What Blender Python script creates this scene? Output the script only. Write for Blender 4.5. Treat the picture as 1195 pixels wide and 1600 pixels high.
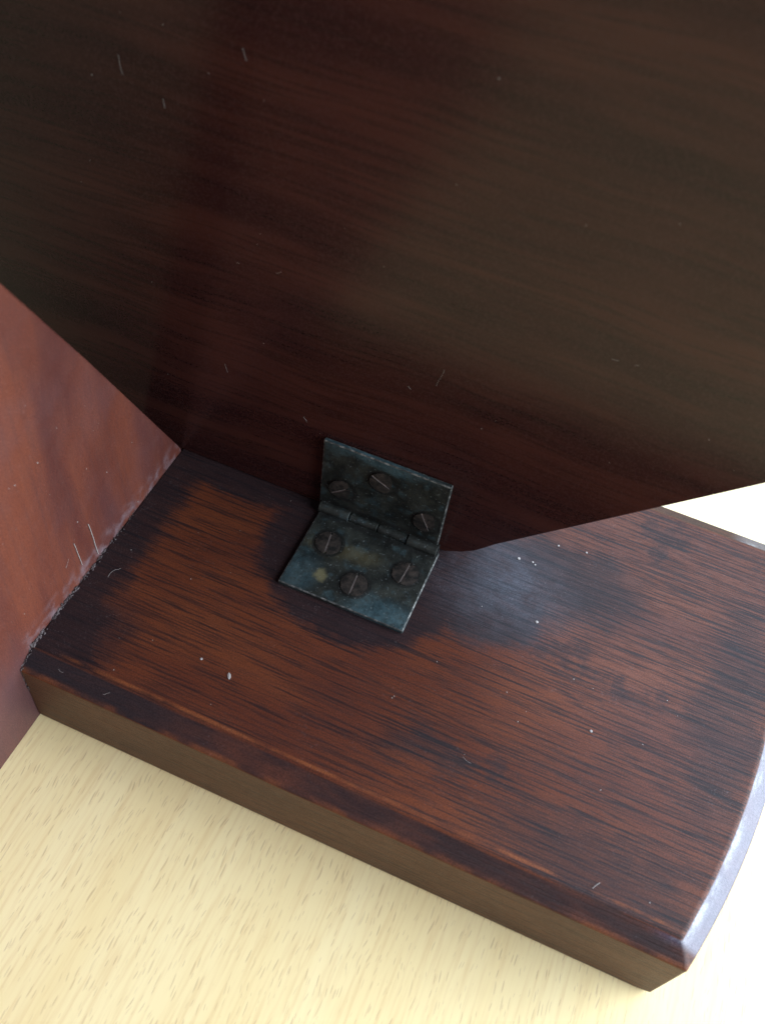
import bpy, bmesh, math, random
from mathutils import Vector, Matrix, noise

# ------------------------------------------------------------------ scene, camera, light
for o in list(bpy.data.objects):
    bpy.data.objects.remove(o, do_unlink=True)
scene = bpy.context.scene
COL = scene.collection
CM = 0.01                       # measurements below are in centimetres

cam_d = bpy.data.cameras.new("camera")
cam = bpy.data.objects.new("camera", cam_d)
COL.objects.link(cam)
Rm = Matrix(((0.91918231, -0.35930267, 0.16126209),
             (0.38081943, 0.70649598, -0.59652326),
             (0.10040138, 0.60972536, 0.78622805)))
cam.matrix_world = Matrix.Translation(Vector((11.0358, -7.7564, 24.9582)) * CM) @ Rm.to_4x4()
cam_d.sensor_fit = 'VERTICAL'
cam_d.sensor_height = 36.0
cam_d.lens = 36.0 * 1435.3 / 1600.0
cam_d.clip_start = 0.005
cam_d.clip_end = 50.0
cam_d.dof.use_dof = True
cam_d.dof.focus_distance = 0.262
cam_d.dof.aperture_fstop = 16.0
scene.camera = cam

world = bpy.data.worlds.new("World")
scene.world = world
world.use_nodes = True
bgn = world.node_tree.nodes["Background"]
bgn.inputs[0].default_value = (0.78, 0.84, 1.0, 1)
bgn.inputs[1].default_value = 0.15


def area_light(name, loc, target, sx, sy, power, colour):
    d = bpy.data.lights.new(name, 'AREA')
    d.shape = 'RECTANGLE'
    d.size, d.size_y = sx, sy
    d.energy = power
    d.color = colour
    o = bpy.data.objects.new(name, d)
    COL.objects.link(o)
    o.location = loc
    o.rotation_euler = (Vector(target) - Vector(loc)).to_track_quat('-Z', 'Y').to_euler()
    return o


# two windows of the room: one to the right of the stand, one behind it to the right
area_light("window_light", (0.95, 0.15, 0.46), (0.10, 0.02, 0.0), 1.2, 0.95, 29.0, (0.78, 0.88, 1.0))
area_light("rear_window_light", (0.32, 0.95, 0.95), (0.15, 0.05, 0.0), 0.9, 0.8, 14.5, (0.60, 0.78, 1.0))

vs = scene.view_settings
scene.display_settings.display_device = 'sRGB'
vs.view_transform = 'Standard'
vs.look = 'None'
vs.gamma = 1.0
vs.exposure = 0.52
vs.use_curve_mapping = False

random.seed(7)

# ------------------------------------------------------------------ node helper


class NT:
    def __init__(self, name):
        self.m = bpy.data.materials.new(name)
        self.m.use_nodes = True
        self.t = self.m.node_tree
        self.n = self.t.nodes
        self.bsdf = self.n["Principled BSDF"]
        tc = self.n.new("ShaderNodeTexCoord")
        mp = self.n.new("ShaderNodeMapping")
        mp.inputs['Scale'].default_value = (100, 100, 100)      # object space in centimetres
        self.t.links.new(tc.outputs['Object'], mp.inputs[0])
        self.co = mp.outputs[0]
        s = self.n.new("ShaderNodeSeparateXYZ")
        self.t.links.new(self.co, s.inputs[0])
        self.x, self.y, self.z = s.outputs

    def put(self, sock, v):
        if isinstance(v, bpy.types.NodeSocket):
            self.t.links.new(v, sock)
        elif v is not None:
            if isinstance(v, (tuple, list)) and len(v) == 3 and sock.type == 'RGBA':
                v = (*v, 1)
            sock.default_value = v

    def math(self, op, a, b=None, c=None, clamp=False):
        n = self.n.new("ShaderNodeMath")
        n.operation = op
        n.use_clamp = clamp
        for i, v in enumerate((a, b, c)):
            self.put(n.inputs[i], v)
        return n.outputs[0]

    def vec(self, op, a, b=None):
        n = self.n.new("ShaderNodeVectorMath")
        n.operation = op
        self.put(n.inputs[0], a)
        if b is not None:
            self.put(n.inputs[1], b)
        return n.outputs['Value'] if op in ('LENGTH', 'DISTANCE', 'DOT_PRODUCT') else n.outputs['Vector']

    def map(self, scale=(1, 1, 1), loc=(0, 0, 0), rot=(0, 0, 0), co=None):
        n = self.n.new("ShaderNodeMapping")
        self.put(n.inputs[0], co or self.co)
        n.inputs['Scale'].default_value = scale
        n.inputs['Location'].default_value = loc
        n.inputs['Rotation'].default_value = rot
        return n.outputs[0]

    def noise(self, scale, vec=None, detail=3, rough=0.55, dist=0.0, col=False):
        n = self.n.new("ShaderNodeTexNoise")
        self.put(n.inputs['Vector'], vec or self.co)
        n.inputs['Scale'].default_value = scale
        n.inputs['Detail'].default_value = detail
        n.inputs['Roughness'].default_value = rough
        n.inputs['Distortion'].default_value = dist
        return n.outputs['Color'] if col else n.outputs['Fac']

    def step(self, v, a, b, lo=0.0, hi=1.0):
        n = self.n.new("ShaderNodeMapRange")
        n.interpolation_type = 'SMOOTHSTEP'
        self.put(n.inputs[0], v)
        n.inputs[1].default_value = a
        n.inputs[2].default_value = b
        n.inputs[3].default_value = lo
        n.inputs[4].default_value = hi
        return n.outputs[0]

    def mix(self, f, a, b, mode='MIX'):
        n = self.n.new("ShaderNodeMix")
        n.data_type = 'RGBA'
        n.blend_type = mode
        self.put(n.inputs['Factor'], f)
        self.put(n.inputs['A'], a) if False else self.put(n.inputs[6], a)
        self.put(n.inputs[7], b)
        return n.outputs[2]

    def warp(self, scale, amount, detail=3):
        c = self.noise(scale, detail=detail, col=True)
        d = self.vec('SUBTRACT', c, (0.5, 0.5, 0.5))
        d = self.vec('MULTIPLY', d, (amount, amount, amount))
        return self.vec('ADD', self.co, d)

    def blob(self, centre, radii, co, inner=0.5, outer=1.0):
        """1 inside an ellipsoidal stain, 0 outside; co is a warped coordinate so the rim is ragged"""
        d = self.vec('SUBTRACT', co, centre)
        d = self.vec('DIVIDE', d, radii)
        return self.step(self.vec('LENGTH', d), inner, outer, 1.0, 0.0)

    def band(self, v, centre, half, soft):
        d = self.math('ABSOLUTE', self.math('SUBTRACT', v, centre))
        return self.step(d, half, half + soft, 1.0, 0.0)

    def mottle(self, colour, amount, scale=26.0, seed=0.0):
        """fine irregular tone inside the wood: tiny pores and specks, lighter and darker"""
        n = self.noise(scale, self.map(loc=(seed, seed, seed)), 2, 0.8)
        f = self.step(n, 0.28, 0.72, 1.0 - amount, 1.0 + amount)
        return self.vec('MULTIPLY', colour, self.comb(f))

    def comb(self, f):
        c = self.n.new("ShaderNodeCombineXYZ")
        for i in range(3):
            self.put(c.inputs[i], f)
        return c.outputs[0]

    def mul(self, *a):
        r = a[0]
        for b in a[1:]:
            r = self.math('MULTIPLY', r, b)
        return r

    def mx(self, *a):
        r = a[0]
        for b in a[1:]:
            r = self.math('MAXIMUM', r, b)
        return r

    def finish(self, colour, rough, bump=None, strength=0.3, dist=0.0002, spec=0.5, metal=0.0, coat=0.0, coat_rough=0.2):
        b = self.bsdf
        self.put(b.inputs['Base Color'], colour)
        self.put(b.inputs['Roughness'], rough)
        self.put(b.inputs['Metallic'], metal)
        self.put(b.inputs['Specular IOR Level'], spec)
        self.put(b.inputs['Coat Weight'], coat)
        self.put(b.inputs['Coat Roughness'], coat_rough)
        if bump is not None:
            n = self.n.new("ShaderNodeBump")
            n.inputs['Strength'].default_value = strength
            n.inputs['Distance'].default_value = dist
            self.put(n.inputs['Height'], bump)
            self.t.links.new(n.outputs[0], b.inputs['Normal'])
        return self.m


# measured sizes (cm)
T, H, CH = 3.04, 0.32, 0.62         # base top, chamfer drop, chamfer width
P = 8.32                            # front face of the upright panel
BACK = 13.45                        # rear side of the base

SCREWS = [(5.60, 6.98, T + 0.15), (6.84, 6.00, T + 0.15), (8.02, 6.98, T + 0.15),
          (6.62, P - 0.15, 5.22), (8.06, P - 0.15, 4.24), (5.42, P - 0.15, 4.24)]

# ------------------------------------------------------------------ materials


def mat_table():
    k = NT("beech_laminate")
    broad = k.noise(1.0, k.map((0.55, 0.05, 1)), 4)
    fine = k.noise(1.0, k.map((9, 0.5, 1)), 3)
    c = k.mix(k.step(broad, 0.3, 0.7), (0.86, 0.69, 0.36), (0.90, 0.75, 0.42))
    c = k.mix(k.mul(k.step(fine, 0.42, 0.72), 0.55), c, (0.74, 0.54, 0.27))
    w = k.warp(0.5, 0.5, 2)

    def flecks(sx, sy, r, off, keep):
        v = k.n.new("ShaderNodeTexVoronoi")
        v.voronoi_dimensions = '2D'
        v.inputs['Scale'].default_value = 1.0
        v.inputs['Randomness'].default_value = 1.0
        k.put(v.inputs['Vector'], k.map((sx, sy, 1), off, co=w))
        s = k.n.new("ShaderNodeSeparateColor")
        k.put(s.inputs[0], v.outputs['Color'])
        rr = k.math('MULTIPLY', s.outputs[0], r)
        d = k.math('DIVIDE', v.outputs['Distance'], k.math('ADD', rr, 0.02))
        body = k.step(d, 0.55, 1.0, 1.0, 0.0)
        on = k.math('LESS_THAN', s.outputs[1], keep)
        return k.mul(body, on, k.math('ADD', k.math('MULTIPLY', s.outputs[2], 0.6), 0.4))
    f = k.mx(flecks(10.0, 1.1, 0.26, (0, 0, 0), 0.65), flecks(14.0, 1.5, 0.26, (3.3, 7.1, 0), 0.45))
    c = k.mix(k.mul(f, 0.5), c, (0.46, 0.30, 0.17))
    return k.finish(c, k.math('ADD', 0.32, k.mul(f, 0.15)), k.math('SUBTRACT', fine, f), 0.15, 0.0001)


def pores(k, rot=0.0, fx=0.5, fy=17.0, lo=0.44, hi=0.66):
    a = k.noise(1.0, k.map((fx, fy, fy), rot=(0, 0, rot)), 4, 0.65, 0.3)
    b = k.noise(1.0, k.map((fx * 2.2, fy * 2.3, fy * 2.3), (5, 3, 1), rot=(0, 0, rot)), 2, 0.5)
    return k.step(a, lo, hi), k.step(b, 0.55, 0.70)


def mat_base():
    k = NT("stained_mahogany_base")
    p1, p2 = pores(k, -0.05)
    broad = k.noise(0.35, k.map((0.5, 1.4, 1)), 4)
    c = k.mix(k.step(broad, 0.3, 0.7), (0.078, 0.0185, 0.0085), (0.122, 0.032, 0.0115))
    c = k.mix(k.mul(p1, 0.90), c, (0.017, 0.008, 0.008))
    c = k.mix(k.mul(p2, 0.45), c, (0.030, 0.013, 0.010))
    w = k.warp(0.7, 2.2, 5)
    w2 = k.warp(2.2, 0.7, 4)
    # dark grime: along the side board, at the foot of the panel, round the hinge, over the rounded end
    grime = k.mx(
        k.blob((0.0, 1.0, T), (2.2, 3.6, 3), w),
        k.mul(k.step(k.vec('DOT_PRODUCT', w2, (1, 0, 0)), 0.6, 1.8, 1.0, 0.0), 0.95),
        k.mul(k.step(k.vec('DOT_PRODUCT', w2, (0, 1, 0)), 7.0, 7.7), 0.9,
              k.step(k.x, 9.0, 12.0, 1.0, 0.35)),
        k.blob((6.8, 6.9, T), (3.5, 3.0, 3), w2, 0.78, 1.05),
        k.mul(k.blob((10.3, 7.6, T), (2.6, 2.3, 3), w2, 0.6, 1.1), 0.92),
        k.mul(k.blob((12.2, 9.0, T), (4.6, 2.7, 3), w, 0.25, 1.1), 0.9),
        k.mul(k.blob((15.2, 1.2, T), (5.4, 2.2, 3), w, 0.2, 1.1), 0.66),
        k.mul(k.blob((10.6, 2.4, T), (2.6, 1.2, 3), w, 0.2, 1.0), 0.65),
        k.mul(k.blob((17.6, 7.0, T), (2.0, 7.0, 3), w, 0.3, 1.0), 0.7))
    top = k.step(k.z, T - 0.05, T - 0.02)
    patch = k.step(k.noise(0.55, detail=6, rough=0.65), 0.50, 0.68)
    patch2 = k.step(k.noise(1.0, k.map((0.45, 1.5, 1.5)), 7, 0.72), 0.38, 0.66)
    right = k.mul(patch2, k.step(k.x, 7.5, 13.5, 0.12, 0.95))
    grime = k.mx(grime, k.mul(patch, 0.7, k.step(k.x, 6, 14, 0.3, 1.0)), k.mul(right, 0.62), k.step(k.x, 9.5, 15.5, 0.0, 0.42))
    # the dirt sits deeper in the open grain, so its rim breaks up along the pores
    grime = k.step(k.math('ADD', grime, k.mul(k.math('SUBTRACT', k.mx(p1, p2), 0.5), 0.30)), 0.12, 0.88)
    grime = k.mul(grime, top)
    # packed dirt in the corner against the side board hides the grain altogether
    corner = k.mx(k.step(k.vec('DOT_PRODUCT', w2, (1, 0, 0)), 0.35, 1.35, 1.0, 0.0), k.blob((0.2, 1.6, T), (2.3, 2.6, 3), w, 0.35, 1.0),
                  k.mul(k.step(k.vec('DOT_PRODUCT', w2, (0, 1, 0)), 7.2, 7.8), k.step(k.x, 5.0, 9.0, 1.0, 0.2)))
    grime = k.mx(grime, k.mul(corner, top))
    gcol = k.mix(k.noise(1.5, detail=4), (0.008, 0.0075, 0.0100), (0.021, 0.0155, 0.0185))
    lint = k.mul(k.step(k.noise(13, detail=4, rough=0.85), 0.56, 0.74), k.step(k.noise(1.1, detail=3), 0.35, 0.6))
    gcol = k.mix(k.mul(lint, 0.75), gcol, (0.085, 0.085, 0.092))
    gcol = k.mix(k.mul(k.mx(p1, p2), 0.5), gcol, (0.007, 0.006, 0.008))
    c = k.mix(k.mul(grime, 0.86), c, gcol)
    # front chamfer: dirt left in the old varnish between two rubbed arrises
    cham = k.mul(k.step(k.z, T - 0.06, T - 0.03, 1.0, 0.0), k.step(k.z, T - H - 0.03, T - H + 0.02))
    ccol = k.mix(k.step(k.noise(0.9, k.map((0.6, 2, 2)), 5), 0.35, 0.7), (0.022, 0.011, 0.012), (0.075, 0.024, 0.015))
    ccol = k.mix(k.step(k.vec('DOT_PRODUCT', w, (1, 0, 0)), 3.0, 7.0, 0.85, 0.0), ccol, (0.012, 0.012, 0.016))
    c = k.mix(k.mul(cham, 0.92), c, ccol)
    wear = k.step(k.noise(0.8, detail=4), 0.38, 0.62)
    rub1 = k.mul(k.band(k.y, 0.70, 0.018, 0.05), k.step(k.z, T - 0.08, T - 0.05), wear,
                 k.step(k.x, 0.6, 1.5))
    rub2 = k.mul(k.band(k.z, T - H, 0.03, 0.05), k.step(k.y, 0.25, 0.1), wear)
    c = k.mix(k.mul(k.mx(rub1, k.mul(rub2, 0.7)), 0.75), c, (0.20, 0.058, 0.018))
    # sides: plainer brown
    side = k.step(k.z, T - H - 0.02, T - H - 0.06)
    sc = k.mix(k.step(broad, 0.35, 0.65), (0.088, 0.038, 0.020), (0.120, 0.053, 0.027))
    sc = k.mix(k.mul(k.mx(p1, p2), 0.8), sc, (0.034, 0.018, 0.012))
    c = k.mix(side, c, sc)
    # bloom of dust; beside the hinge the rear window's bluish sheen is painted in
    dust = k.mul(k.step(k.noise(14, detail=2), 0.62, 0.74), k.step(k.noise(0.6, detail=3), 0.4, 0.65), 0.16)
    painted_sheen = k.mul(k.step(p1, 0.0, 1.0, 1.0, 0.6), k.blob((10.6, 7.9, T), (2.9, 2.5, 3), w2, 0.05, 1.05), k.step(k.noise(1.8, detail=6, rough=0.7), 0.2, 0.75, 0.15, 1.0), top, 0.32)
    c = k.mix(k.mul(dust, 0.6), c, (0.20, 0.20, 0.21))
    c = k.mix(painted_sheen, c, (0.115, 0.150, 0.195))
    # the rounded end's chamfer: varnish rubbed pale along the arris, harder and shinier below, with the sky's blue reflection tinted in
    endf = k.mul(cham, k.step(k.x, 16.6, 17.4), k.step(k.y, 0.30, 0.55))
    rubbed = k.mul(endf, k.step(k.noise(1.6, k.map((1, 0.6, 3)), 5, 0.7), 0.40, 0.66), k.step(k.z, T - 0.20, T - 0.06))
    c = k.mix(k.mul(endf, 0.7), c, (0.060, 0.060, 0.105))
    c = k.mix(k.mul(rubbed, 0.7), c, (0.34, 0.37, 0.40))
    c = k.mottle(c, 0.38)
    r = k.math('ADD', 0.44, k.mul(grime, 0.12))
    r = k.math('ADD', r, k.mul(k.noise(3, detail=4), 0.16))
    r = k.math('SUBTRACT', r, k.mul(endf, 0.14))
    h = k.math('SUBTRACT', k.mul(k.noise(5, detail=4), 0.6), k.math('ADD', k.mul(p1, 0.6), k.mul(p2, 0.35)))
    return k.finish(c, r, h, 0.35, 0.00025, spec=k.math('SUBTRACT', 0.27, k.mul(grime, k.step(k.x, 8.5, 10.5, 0.15, 0.0))), coat=k.mul(endf, 0.55), coat_rough=0.25)


def mat_side():
    k = NT("red_mahogany_side")
    w = k.warp(0.12, 0.8, 1)
    a = k.noise(1.0, k.map((1, 0.6, 0.12), rot=(math.radians(-16), 0, 0), co=w), 3)
    b = k.noise(1.0, k.map((4, 7, 0.30), rot=(math.radians(-16), 0, 0), co=w), 3)
    c = k.mix(k.step(a, 0.32, 0.68), (0.066, 0.0145, 0.0105), (0.128, 0.0310, 0.0145))
    c = k.mix(k.mul(k.step(b, 0.45, 0.75), 0.35), c, (0.070, 0.022, 0.017))
    bloom = k.step(k.noise(0.35, detail=4, rough=0.55), 0.42, 0.75)
    low = k.blob((0, -0.5, 1.2), (3, 3.0, 3.6), k.warp(0.8, 1.5, 4), 0.2, 1.0)
    c = k.mix(k.mx(k.mul(bloom, 0.28), k.mul(low, 0.5)), c, (0.074, 0.044, 0.054))
    speck = k.mul(k.step(k.noise(16, detail=2), 0.66, 0.76), 0.25)
    c = k.mix(speck, c, (0.30, 0.24, 0.24))
    joint = k.mul(k.band(k.z, T + 0.1, 0.08, 0.7), k.step(k.noise(2.2, detail=5), 0.40, 0.72), k.step(k.y, 0.3, 0.6), 0.55)
    c = k.mix(joint, c, (0.20, 0.17, 0.19))
    c = k.mottle(c, 0.34)
    r = k.math('ADD', 0.44, k.mul(k.noise(2, detail=4), 0.2))
    return k.finish(c, r, k.math('ADD', k.noise(7, detail=4), k.mul(b, 0.7)), 0.2, 0.0002)


def mat_panel():
    k = NT("dark_mahogany_panel")
    rot = (0, math.radians(-5), 0)
    w = k.warp(0.12, 1.0, 2)
    a = k.noise(1.0, k.map((0.12, 1, 0.9), rot=rot, co=w), 5)
    b = k.noise(1.0, k.map((0.30, 3, 8), rot=rot, co=w), 4)
    c = k.mix(k.step(a, 0.3, 0.7), (0.020, 0.0056, 0.0056), (0.046, 0.0138, 0.0100))
    c = k.mix(k.mul(k.step(b, 0.44, 0.68), 0.55), c, (0.010, 0.004, 0.004))
    c = k.mix(k.step(k.noise(20, detail=2, rough=0.8), 0.42, 0.72, 0, 0.6), c, (0.046, 0.020, 0.019))
    r = k.math('ADD', 0.17, k.mul(k.noise(1.2, detail=4), 0.10))
    grain = k.noise(1.0, k.map((3, 6, 14)), 3)
    return k.finish(c, r, grain, 0.10, 0.0002, spec=0.27)


def mat_hinge():
    k = NT("tarnished_brass")
    w = k.warp(1.6, 0.8, 4)
    a = k.noise(1.6, detail=5, rough=0.65)
    c = k.mix(k.step(a, 0.3, 0.7), (0.010, 0.0115, 0.0105), (0.028, 0.031, 0.025))
    # blue green verdigris: along the top edge of the upper leaf and the outer edge of the lower leaf
    v = k.mx(k.mul(k.blob((6.2, P, 6.05), (2.6, 2, 0.42), w, 0.3, 1.0), 0.95),
             k.mul(k.blob((8.0, 5.35, T), (1.6, 0.75, 2), w, 0.3, 1.0), 0.8),
             k.mul(k.blob((5.2, 5.7, T), (0.9, 1.0, 2), w, 0.3, 1.0), 0.6),
             k.mul(k.step(k.noise(2.6, detail=4), 0.50, 0.7), 0.45))
    v = k.mul(v, k.step(k.noise(7, detail=5, rough=0.8), 0.30, 0.58, 0.35, 1.0))
    vcol = k.mix(k.noise(6, detail=4), (0.017, 0.040, 0.046), (0.075, 0.140, 0.165))
    c = k.mix(v, c, vcol)
    rust = k.mx(k.blob((5.6, 6.9, T), (0.9, 0.5, 2), w, 0.2, 1.0), k.blob((6.4, 7.0, T), (1.2, 0.4, 2), w, 0.2, 1.0))
    c = k.mix(k.mul(rust, 0.5), c, (0.12, 0.10, 0.05))
    spot = k.blob((5.86, 5.88, T + 0.15), (0.26, 0.26, 1), k.warp(4, 0.3, 4), 0.4, 1.05)
    c = k.mix(k.mul(spot, 0.75), c, (0.17, 0.15, 0.075))
    ring = None                                           # painted shade of the countersink gaps, with dirt packed round the screw heads
    for q in SCREWS:
        d = k.vec('DISTANCE', k.co, q)
        b = k.band(d, 0.43, 0.03, 0.06)
        ring = b if ring is None else k.mx(ring, b)
    seam = k.mx(k.mul(k.band(k.y, P - 0.46, 0.02, 0.14), k.step(k.z, T + 0.3, T + 0.2)), k.mul(k.band(k.z, T + 0.46, 0.02, 0.14), k.step(k.y, P - 0.3, P - 0.2)))
    c = k.mix(k.mul(k.mx(ring, seam), 0.85), c, (0.010, 0.010, 0.009))
    spk = k.mul(k.step(k.noise(11, detail=3), 0.60, 0.75), 0.45)
    c = k.mix(spk, c, (0.22, 0.25, 0.25))
    r = k.math('ADD', 0.42, k.mul(a, 0.25))
    h = k.math('ADD', k.noise(8, detail=5, rough=0.7), k.mul(v, 0.4))
    return k.finish(c, r, h, 0.5, 0.0003, metal=k.step(a, 0.3, 0.8, 0.5, 0.15))


def mat_screw():
    k = NT("rusty_screw")
    oi = k.n.new("ShaderNodeObjectInfo")
    off = k.vec('ADD', k.co, k.comb(k.math('MULTIPLY', oi.outputs['Random'], 40.0)))
    a = k.noise(4, off, 5, 0.7)
    c = k.mix(k.step(a, 0.35, 0.65), (0.011, 0.0105, 0.0095), (0.048, 0.037, 0.031))
    return k.finish(c, 0.5, a, 0.4, 0.0003, metal=0.35)


def mat_glue():
    k = NT("dusty_glue")
    a = k.noise(3, detail=5, rough=0.75)
    c = k.mix(k.step(a, 0.40, 0.68), (0.040, 0.026, 0.026), (0.125, 0.100, 0.100))
    return k.finish(c, 0.7, a, 0.6, 0.0004)


def mat_dust():
    k = NT("dust")
    return k.finish((0.33, 0.30, 0.28), 0.8)


def mat_edge():
    k = NT("worn_brass_edge")
    a = k.noise(5, detail=4, rough=0.7)
    c = k.mix(k.step(a, 0.42, 0.70), (0.045, 0.050, 0.048), (0.26, 0.26, 0.245))
    return k.finish(c, 0.45, a, 0.3, 0.0002, metal=0.4)


def mat_slot():
    k = NT("dust_packed_slot")
    return k.finish(k.mix(k.noise(5, detail=3), (0.012, 0.010, 0.010), (0.20, 0.16, 0.145)), 0.8)


M = dict(edge=mat_edge(), slot=mat_slot(), table=mat_table(), base=mat_base(), side=mat_side(), panel=mat_panel(),
         hinge=mat_hinge(), screw=mat_screw(), glue=mat_glue(), dust=mat_dust())

# ------------------------------------------------------------------ mesh helpers


def link(name, bm, mat, parent=None, smooth=False):
    me = bpy.data.meshes.new(name)
    bmesh.ops.recalc_face_normals(bm, faces=bm.faces[:])
    for v in bm.verts:
        v.co *= CM
    bm.to_mesh(me)
    bm.free()
    if smooth:
        for p in me.polygons:
            p.use_smooth = True
    me.materials.append(mat)
    o = bpy.data.objects.new(name, me)
    COL.objects.link(o)
    if parent is not None:
        o.parent = parent
    return o


def bevel(o, width, seg=2, angle=25):
    b = o.modifiers.new("bevel", 'BEVEL')
    b.width = width * CM
    b.segments = seg
    b.limit_method = 'ANGLE'
    b.angle_limit = math.radians(angle)
    b.harden_normals = False
    return o


def prism(bm, pts, axis, a, b):
    """pts 2D outline extruded between a and b along axis"""
    def mk(p, h):
        if axis == 'x':
            return (h, p[0], p[1])
        if axis == 'y':
            return (p[0], h, p[1])
        return (p[0], p[1], h)
    lo = [bm.verts.new(mk(p, a)) for p in pts]
    hi = [bm.verts.new(mk(p, b)) for p in pts]
    n = len(pts)
    bm.faces.new(lo[::-1])
    bm.faces.new(hi)
    for i in range(n):
        bm.faces.new((lo[i], lo[(i + 1) % n], hi[(i + 1) % n], hi[i]))


def tube(bm, pts, radii, seg=6):
    rings = []
    for i, p in enumerate(pts):
        p = Vector(p)
        d = (Vector(pts[min(i + 1, len(pts) - 1)]) - Vector(pts[max(i - 1, 0)])).normalized()
        u = d.orthogonal().normalized()
        v = d.cross(u)
        rings.append([bm.verts.new(p + (u * math.cos(2 * math.pi * j / seg) + v * math.sin(2 * math.pi * j / seg)) * radii[i]) for j in range(seg)])
    for a, b in zip(rings, rings[1:]):
        for j in range(seg):
            bm.faces.new((a[j], a[(j + 1) % seg], b[(j + 1) % seg], b[j]))
    bm.faces.new(rings[0][::-1])
    bm.faces.new(rings[-1])


# ------------------------------------------------------------------ the table it stands on
bm = bmesh.new()
prism(bm, [(-90, -70), (90, -70), (90, 80), (-90, 80)], 'z', -2.5, 0.0)
table = bevel(link("table", bm, M['table']), 0.3, 3)
table["kind"] = "structure"

# ------------------------------------------------------------------ the stand
stand = bpy.data.objects.new("wooden_stand", None)
COL.objects.link(stand)
stand["label"] = "dark mahogany stand with an upright panel hinged to its thick round-ended base"
stand["category"] = "stand"

# base board: three outlines (bottom, top of the side, top face) with a rounded right end


def outline(inset, wob=0.0):
    pts = []
    y0, y1 = inset, BACK - inset
    n = 22
    xf = 19.20 - inset * 0.92
    R = 24.0
    ym = 8.0
    for i in range(13):                                   # front edge, left to right, very slightly uneven
        x = i / 12.0 if i < 11 else (0.975 if i == 11 else 1.0)
        xe = xf - (R - math.sqrt(R * R - (y0 - ym) ** 2))
        xx = 0.0 + x * xe
        yy = y0 + (wob * noise.noise(Vector((xx * 0.35, inset * 9, 2.0))) if 0 < i < 12 else 0.0)
        if inset:
            yy += 0.07 - 0.11 * x
        pts.append((xx, yy))
    for i in range(1, n + 1):                             # rounded end
        y = y0 + (y1 - y0) * i / n
        pts.append((xf - (R - math.sqrt(R * R - (y - ym) ** 2)), y))
    pts.append((0.0, y1))
    return pts


bm = bmesh.new()
levels = [(0.10, 0.0, 0.0), (0.0, 0.22, 0.0), (0.0, T - H, 0.02), (CH, T, 0.05)]
rings = []
for ins, z, wob in levels:
    pts = outline(ins, wob) if ins != 0.10 else [(x, y + (0.05 if y < 7 else -0.05)) for x, y in outline(0.0)]
    rings.append([bm.verts.new((x, y, z)) for x, y in pts])
# the near right corner is rubbed round towards the foot
for ring, dx, dy in ((rings[0], -0.08, 0.03), (rings[1], -0.02, 0.01)):
    ring[12].co.x += dx
    ring[12].co.y += dy
for a, b in zip(rings, rings[1:]):
    n = len(a)
    for i in range(n):
        bm.faces.new((a[i], a[(i + 1) % n], b[(i + 1) % n], b[i]))
bm.faces.new(rings[0][::-1])
bm.faces.new(rings[-1])
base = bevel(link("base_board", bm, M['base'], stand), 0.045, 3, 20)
base["label"] = "thick brown base board with chamfered edges and a rounded end"

# upright panel with a 45 degree cut lower right corner
bm = bmesh.new()
pp = [(-9.0, 8.0), (-4.2, 1.6), (-0.03, 1.6), (-0.03, T + 0.01)]
pp += [(8.75, T + 0.03), (9.25, 3.34), (9.6, 3.62), (9.85, 3.92), (10.1, 4.24)]
pp += [(15.4, 9.95), (22.0, 16.7), (22.0, 26.0), (14.0, 34.0), (-1.0, 34.0), (-9.0, 26.0)]
prism(bm, pp, 'y', P, P + 1.5)
panel = bevel(link("back_panel", bm, M['panel'], stand), 0.05, 2, 20)
panel["label"] = "large very dark upright panel with a slanting lower edge"

# side board: stands on the table against the end of the base, rear edge slanting
bm = bmesh.new()
sp = [(-24.0, 0.0), (8.28, 0.0), (8.30, 2.9), (8.26, 3.14), (8.12, 3.42), (4.95, 9.51), (2.95, 13.21), (-0.5, 19.5), (-24.0, 19.5)]
prism(bm, sp, 'x', -1.5, -0.002)
side = bevel(link("side_board", bm, M['side'], stand), 0.05, 2, 20)
side["label"] = "reddish side board butted against the left end of the base"

# lumpy line of old glue and dust in the joint
bm = bmesh.new()
path = [(0.04, 8.2, T + 0.02), (0.04, 0.66, T + 0.02), (0.05, 0.02, T - H), (0.05, -0.03, 0.9)]
for i in range(420):
    u = random.random() ** 1.0
    if u < 0.86:
        y = 0.6 + 7.5 * random.random() ** 1.7
        q = Vector((abs(random.gauss(0, 0.035)), y, T + abs(random.gauss(0, 0.03))))
        grow = max(0.25, min(1.0, (7.2 - y) / 3.0))
    else:
        t = random.random()
        q = Vector(path[1]).lerp(Vector(path[2]), t) if random.random() < 0.5 else Vector(path[2]).lerp(Vector(path[3]), t * 0.6)
        q.x = abs(random.gauss(0, 0.03))
        grow = 0.8
    if noise.noise(q * 1.3) < -0.12:
        continue
    rr = random.uniform(0.015, 0.045) * grow
    m = Matrix.Translation(q) @ Matrix.Rotation(random.uniform(0, 6.28), 4, 'X') @ Matrix.Diagonal((rr * 0.6, rr * random.uniform(0.8, 1.8), rr * 0.8, 1))
    bmesh.ops.create_icosphere(bm, subdivisions=1, radius=1.0, matrix=m)
glue = link("glue_line", bm, M['glue'], stand, True)
glue["label"] = "pale dusty line of old glue in the joint"

# ------------------------------------------------------------------ hinge
hx, hl, lt = 4.80, 3.80, 0.15
LW, LZ = 3.08, 3.02
yb, zb, rb = P - 0.20, T + 0.19, 0.20            # knuckle axis and radius

hinge = bpy.data.objects.new("hinge", None)
COL.objects.link(hinge)
hinge.parent = stand
hinge["label"] = "tarnished blue-green brass butt hinge with rusty slotted screws"


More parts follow.
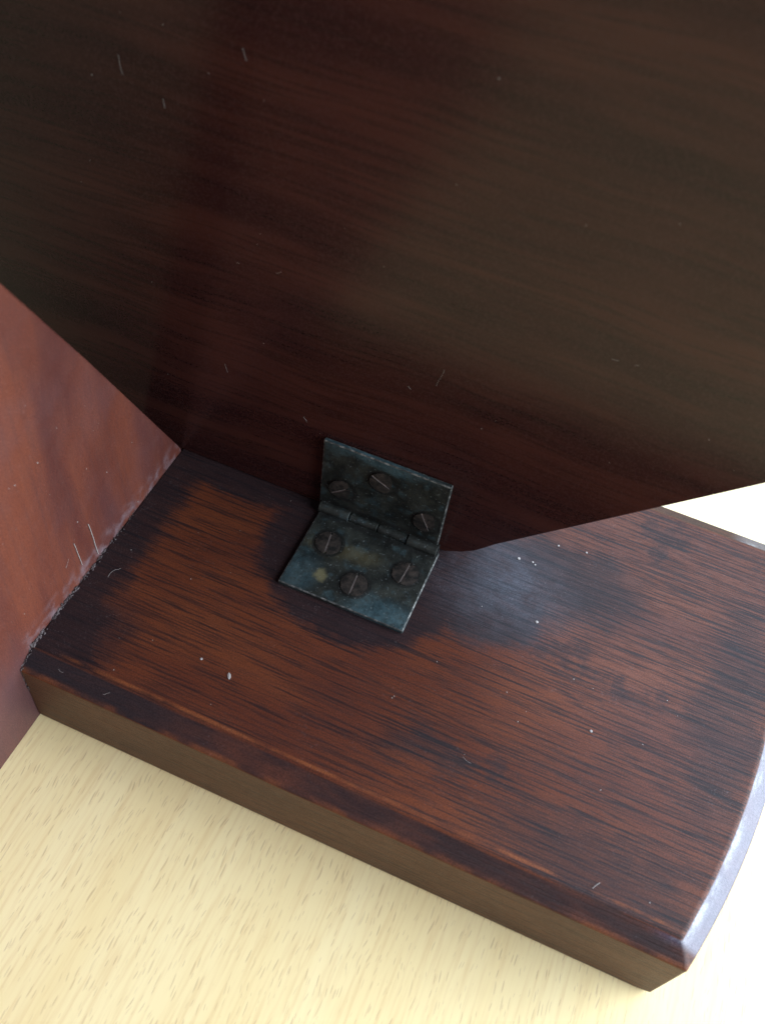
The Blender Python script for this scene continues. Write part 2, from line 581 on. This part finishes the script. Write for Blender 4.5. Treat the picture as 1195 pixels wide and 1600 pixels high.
def box(x0, x1, y0, y1, z0, z1):
    bm = bmesh.new()
    prism(bm, [(x0, y0), (x1, y0), (x1, y1), (x0, y1)], 'z', z0, z1)
    return bm


for bx in (box(hx + 0.06, hx + hl + 0.06, P - LW - 0.07, yb, T + 0.004, T + lt),
           box(hx - 0.06, hx + hl - 0.06, P - lt, P - 0.004, zb, T + LZ)):
    o = bevel(link("leaf", bx, M['hinge'], hinge), 0.035, 2)
    o.data.materials.append(M['edge'])
    o.modifiers[0].material = 1
cuts = [0.0, 0.26, 0.50, 0.745, 1.0]
for i, (a, b) in enumerate(zip(cuts, cuts[1:])):
    bm = bmesh.new()
    r = rb * 1.05 if i in (0, 3) else rb * 0.78
    n = 20
    prof = [(yb + r * math.cos(2 * math.pi * j / n), zb + r * math.sin(2 * math.pi * j / n)) for j in range(n)]
    prism(bm, prof, 'x', hx + a * hl + 0.015, hx + b * hl - 0.015)
    bevel(link("knuckle", bm, M['hinge'], hinge), 0.02, 2, 40)
bm = bmesh.new()
prism(bm, [(yb + 0.09 * math.cos(j * math.pi / 6), zb + 0.09 * math.sin(j * math.pi / 6)) for j in range(12)], 'x', hx - 0.01, hx + hl + 0.01)
link("pin", bm, M['hinge'], hinge)


def screw_mesh(r=0.40, slot=0.030, rise=0.018):
    """low domed countersunk head with a straight slot cut across it, axis +Z"""
    bm = bmesh.new()
    depth = 0.018
    xs = [-1, -0.75, -0.5, -0.25, 0, 0.25, 0.5, 0.75, 1]
    cols = [-r, -r * 0.8, -r * 0.5, -slot, -slot * 0.99, slot * 0.99, slot, r * 0.5, r * 0.8, r]
    grid = []
    for c in cols:
        hgt = math.sqrt(max(0.0, r * r - c * c))
        row = []
        for t in xs:
            y = t * hgt
            q = (c * c + y * y) / (r * r)
            z = rise * (1 - q) + 0.012
            if abs(c) < slot:
                z -= depth
            row.append(bm.verts.new((c, y, z)))
        grid.append(row)
    for a, b in zip(grid, grid[1:]):
        for j in range(len(xs) - 1):
            try:
                bm.faces.new((a[j], b[j], b[j + 1], a[j + 1]))
            except ValueError:
                pass
    n = 28
    lo = [bm.verts.new((r * 1.005 * math.cos(2 * math.pi * j / n), r * 1.005 * math.sin(2 * math.pi * j / n), -0.04)) for j in range(n)]
    hi = [bm.verts.new((r * 1.005 * math.cos(2 * math.pi * j / n), r * 1.005 * math.sin(2 * math.pi * j / n), 0.014)) for j in range(n)]
    for j in range(n):
        bm.faces.new((lo[j], lo[(j + 1) % n], hi[(j + 1) % n], hi[j]))
    bmesh.ops.remove_doubles(bm, verts=bm.verts[:], dist=0.0008)
    return bm


first = link("screw", screw_mesh(), M['screw'], hinge)
first.data.materials.append(M['slot'])
for p in first.data.polygons:
    if abs(p.center.x) < 0.03 * CM:
        p.material_index = 1
spots = list(zip(SCREWS, ['low'] * 3 + ['up'] * 3, [8, 4, -4, 60, 25, -50]))
for i, (q, w, a) in enumerate(spots):
    s = first if i == 0 else first.copy()
    if i:
        COL.objects.link(s)
        s.parent = hinge
    s.location = Vector(q) * CM
    e = Matrix.Rotation(math.radians(a), 4, 'Z')
    if w == 'up':
        e = Matrix.Rotation(math.radians(90), 4, 'X') @ Matrix.Rotation(math.radians(5), 4, 'Y') @ e
    s.rotation_euler = e.to_euler()

# ------------------------------------------------------------------ dust, fibres and flakes lying on the wood
bm = bmesh.new()


def speck(q, r, flat='z', stretch=1.0):
    mtx = Matrix.Translation(Vector(q))
    sc = {'x': (0.35, 1, stretch), 'y': (stretch, 0.35, 1), 'z': (stretch, 1, 0.45)}[flat]
    m = mtx @ Matrix.Rotation(random.uniform(0, 6.28), 4, flat.upper()) @ Matrix.Diagonal((*[c * r for c in sc], 1))
    bmesh.ops.create_icosphere(bm, subdivisions=1, radius=1.0, matrix=m)


def fibre(q, length, ang, flat, rad=0.008, curl=0.5):
    p = Vector(q)
    pts = [p.copy()]
    n = 6
    for i in range(n):
        ang += random.uniform(-curl, curl)
        a, b = math.cos(ang) * length / n, math.sin(ang) * length / n
        d = {'x': Vector((0, a, b)), 'y': Vector((a, 0, b)), 'z': Vector((a, b, 0))}[flat]
        p = p + d
        pts.append(p.copy())
    tube(bm, pts, [rad] * len(pts), 4)


zt = T + 0.012
for x, y, r in [(4.13, 2.15, 0.042), (14.24, 4.64, 0.045), (10.85, 9.1, 0.05), (11.27, 9.16, 0.035), (11.36, 9.1, 0.03),
                (11.97, 7.22, 0.05), (12.66, 10.24, 0.035), (11.81, 10.1, 0.035)]:
    speck((x, y, zt), r)
for x, y, r, s in [(5.02, 2.02, 0.05, 2.2)]:
    speck((x, y, zt), r, 'z', s)
fibre((15.27, 0.76, zt + 0.01), 0.24, 1.15, 'z', 0.008, 0.1)
fibre((0.02, 3.62, 4.75), 1.5, -1.48, 'x', 0.012, 0.06)
fibre((0.02, 2.95, 4.70), 1.1, -1.52, 'x', 0.010, 0.06)
for i in range(30):
    x, y = random.uniform(0.3, 18), random.uniform(0.8, 8.0 if random.random() < .7 else 12)
    if x > 17 or (4.5 < x < 8.9 and 5 < y):
        continue
    speck((x, y, zt), random.uniform(0.007, 0.017), 'z', random.uniform(1, 2))
for i in range(2):
    x, y = random.uniform(0.5, 16), random.uniform(0.9, 4.8)
    fibre((x, y, zt), random.uniform(0.15, 0.5), random.uniform(0, 6.28), 'z', 0.0035)
for i in range(20):
    y = random.uniform(-1, 6)
    speck((0.004, y, random.uniform(T + 0.2, 3.4 + (8.2 - y) * 1.5)), random.uniform(0.008, 0.022), 'x')
for i in range(1):
    y = random.uniform(-0.5, 5)
    fibre((0.006, y, random.uniform(4, 3.6 + (8.2 - y) * 1.3)), random.uniform(0.2, 0.6), random.uniform(0, 6.28), 'x', 0.0035)
yp = P - 0.006
for x, z, l, a in [(-0.55, 15.16, 0.7, -1.6), (0.45, 14.5, 0.35, -1.0), (2.38, 16.1, 0.4, -1.5), (3.15, 11.0, 0.3, 0.4),
                   (1.65, 7.4, 0.5, -1.1), (7.62, 9.9, 1.0, -1.7), (11.2, 11.86, 0.25, 0), (11.7, 11.9, 0.15, 0),
                   (4.05, 6.5, 0.35, -1.2), (2.1, 10.9, 0.15, 0.2), (6.9, 8.9, 0.2, 2.2)]:
    fibre((x, yp, z), l * 0.6, a, 'y', 0.002, 0.4)
for i in range(25):
    speck((random.uniform(-3, 15), yp, random.uniform(5.5, 17)), random.uniform(0.006, 0.013), 'y')
for i in range(2):                                            # lint caught in the front arris of the base
    fibre((random.uniform(0.3, 3.5), random.uniform(0.15, 0.6), T - 0.14), random.uniform(0.1, 0.5), random.uniform(0, 6.28), 'z', 0.0035, 0.8)
dust = link("dust", bm, M['dust'])
dust["kind"] = "stuff"
dust["label"] = "pale dust specks and fibres lying on the wooden stand"
dust["category"] = "dust"
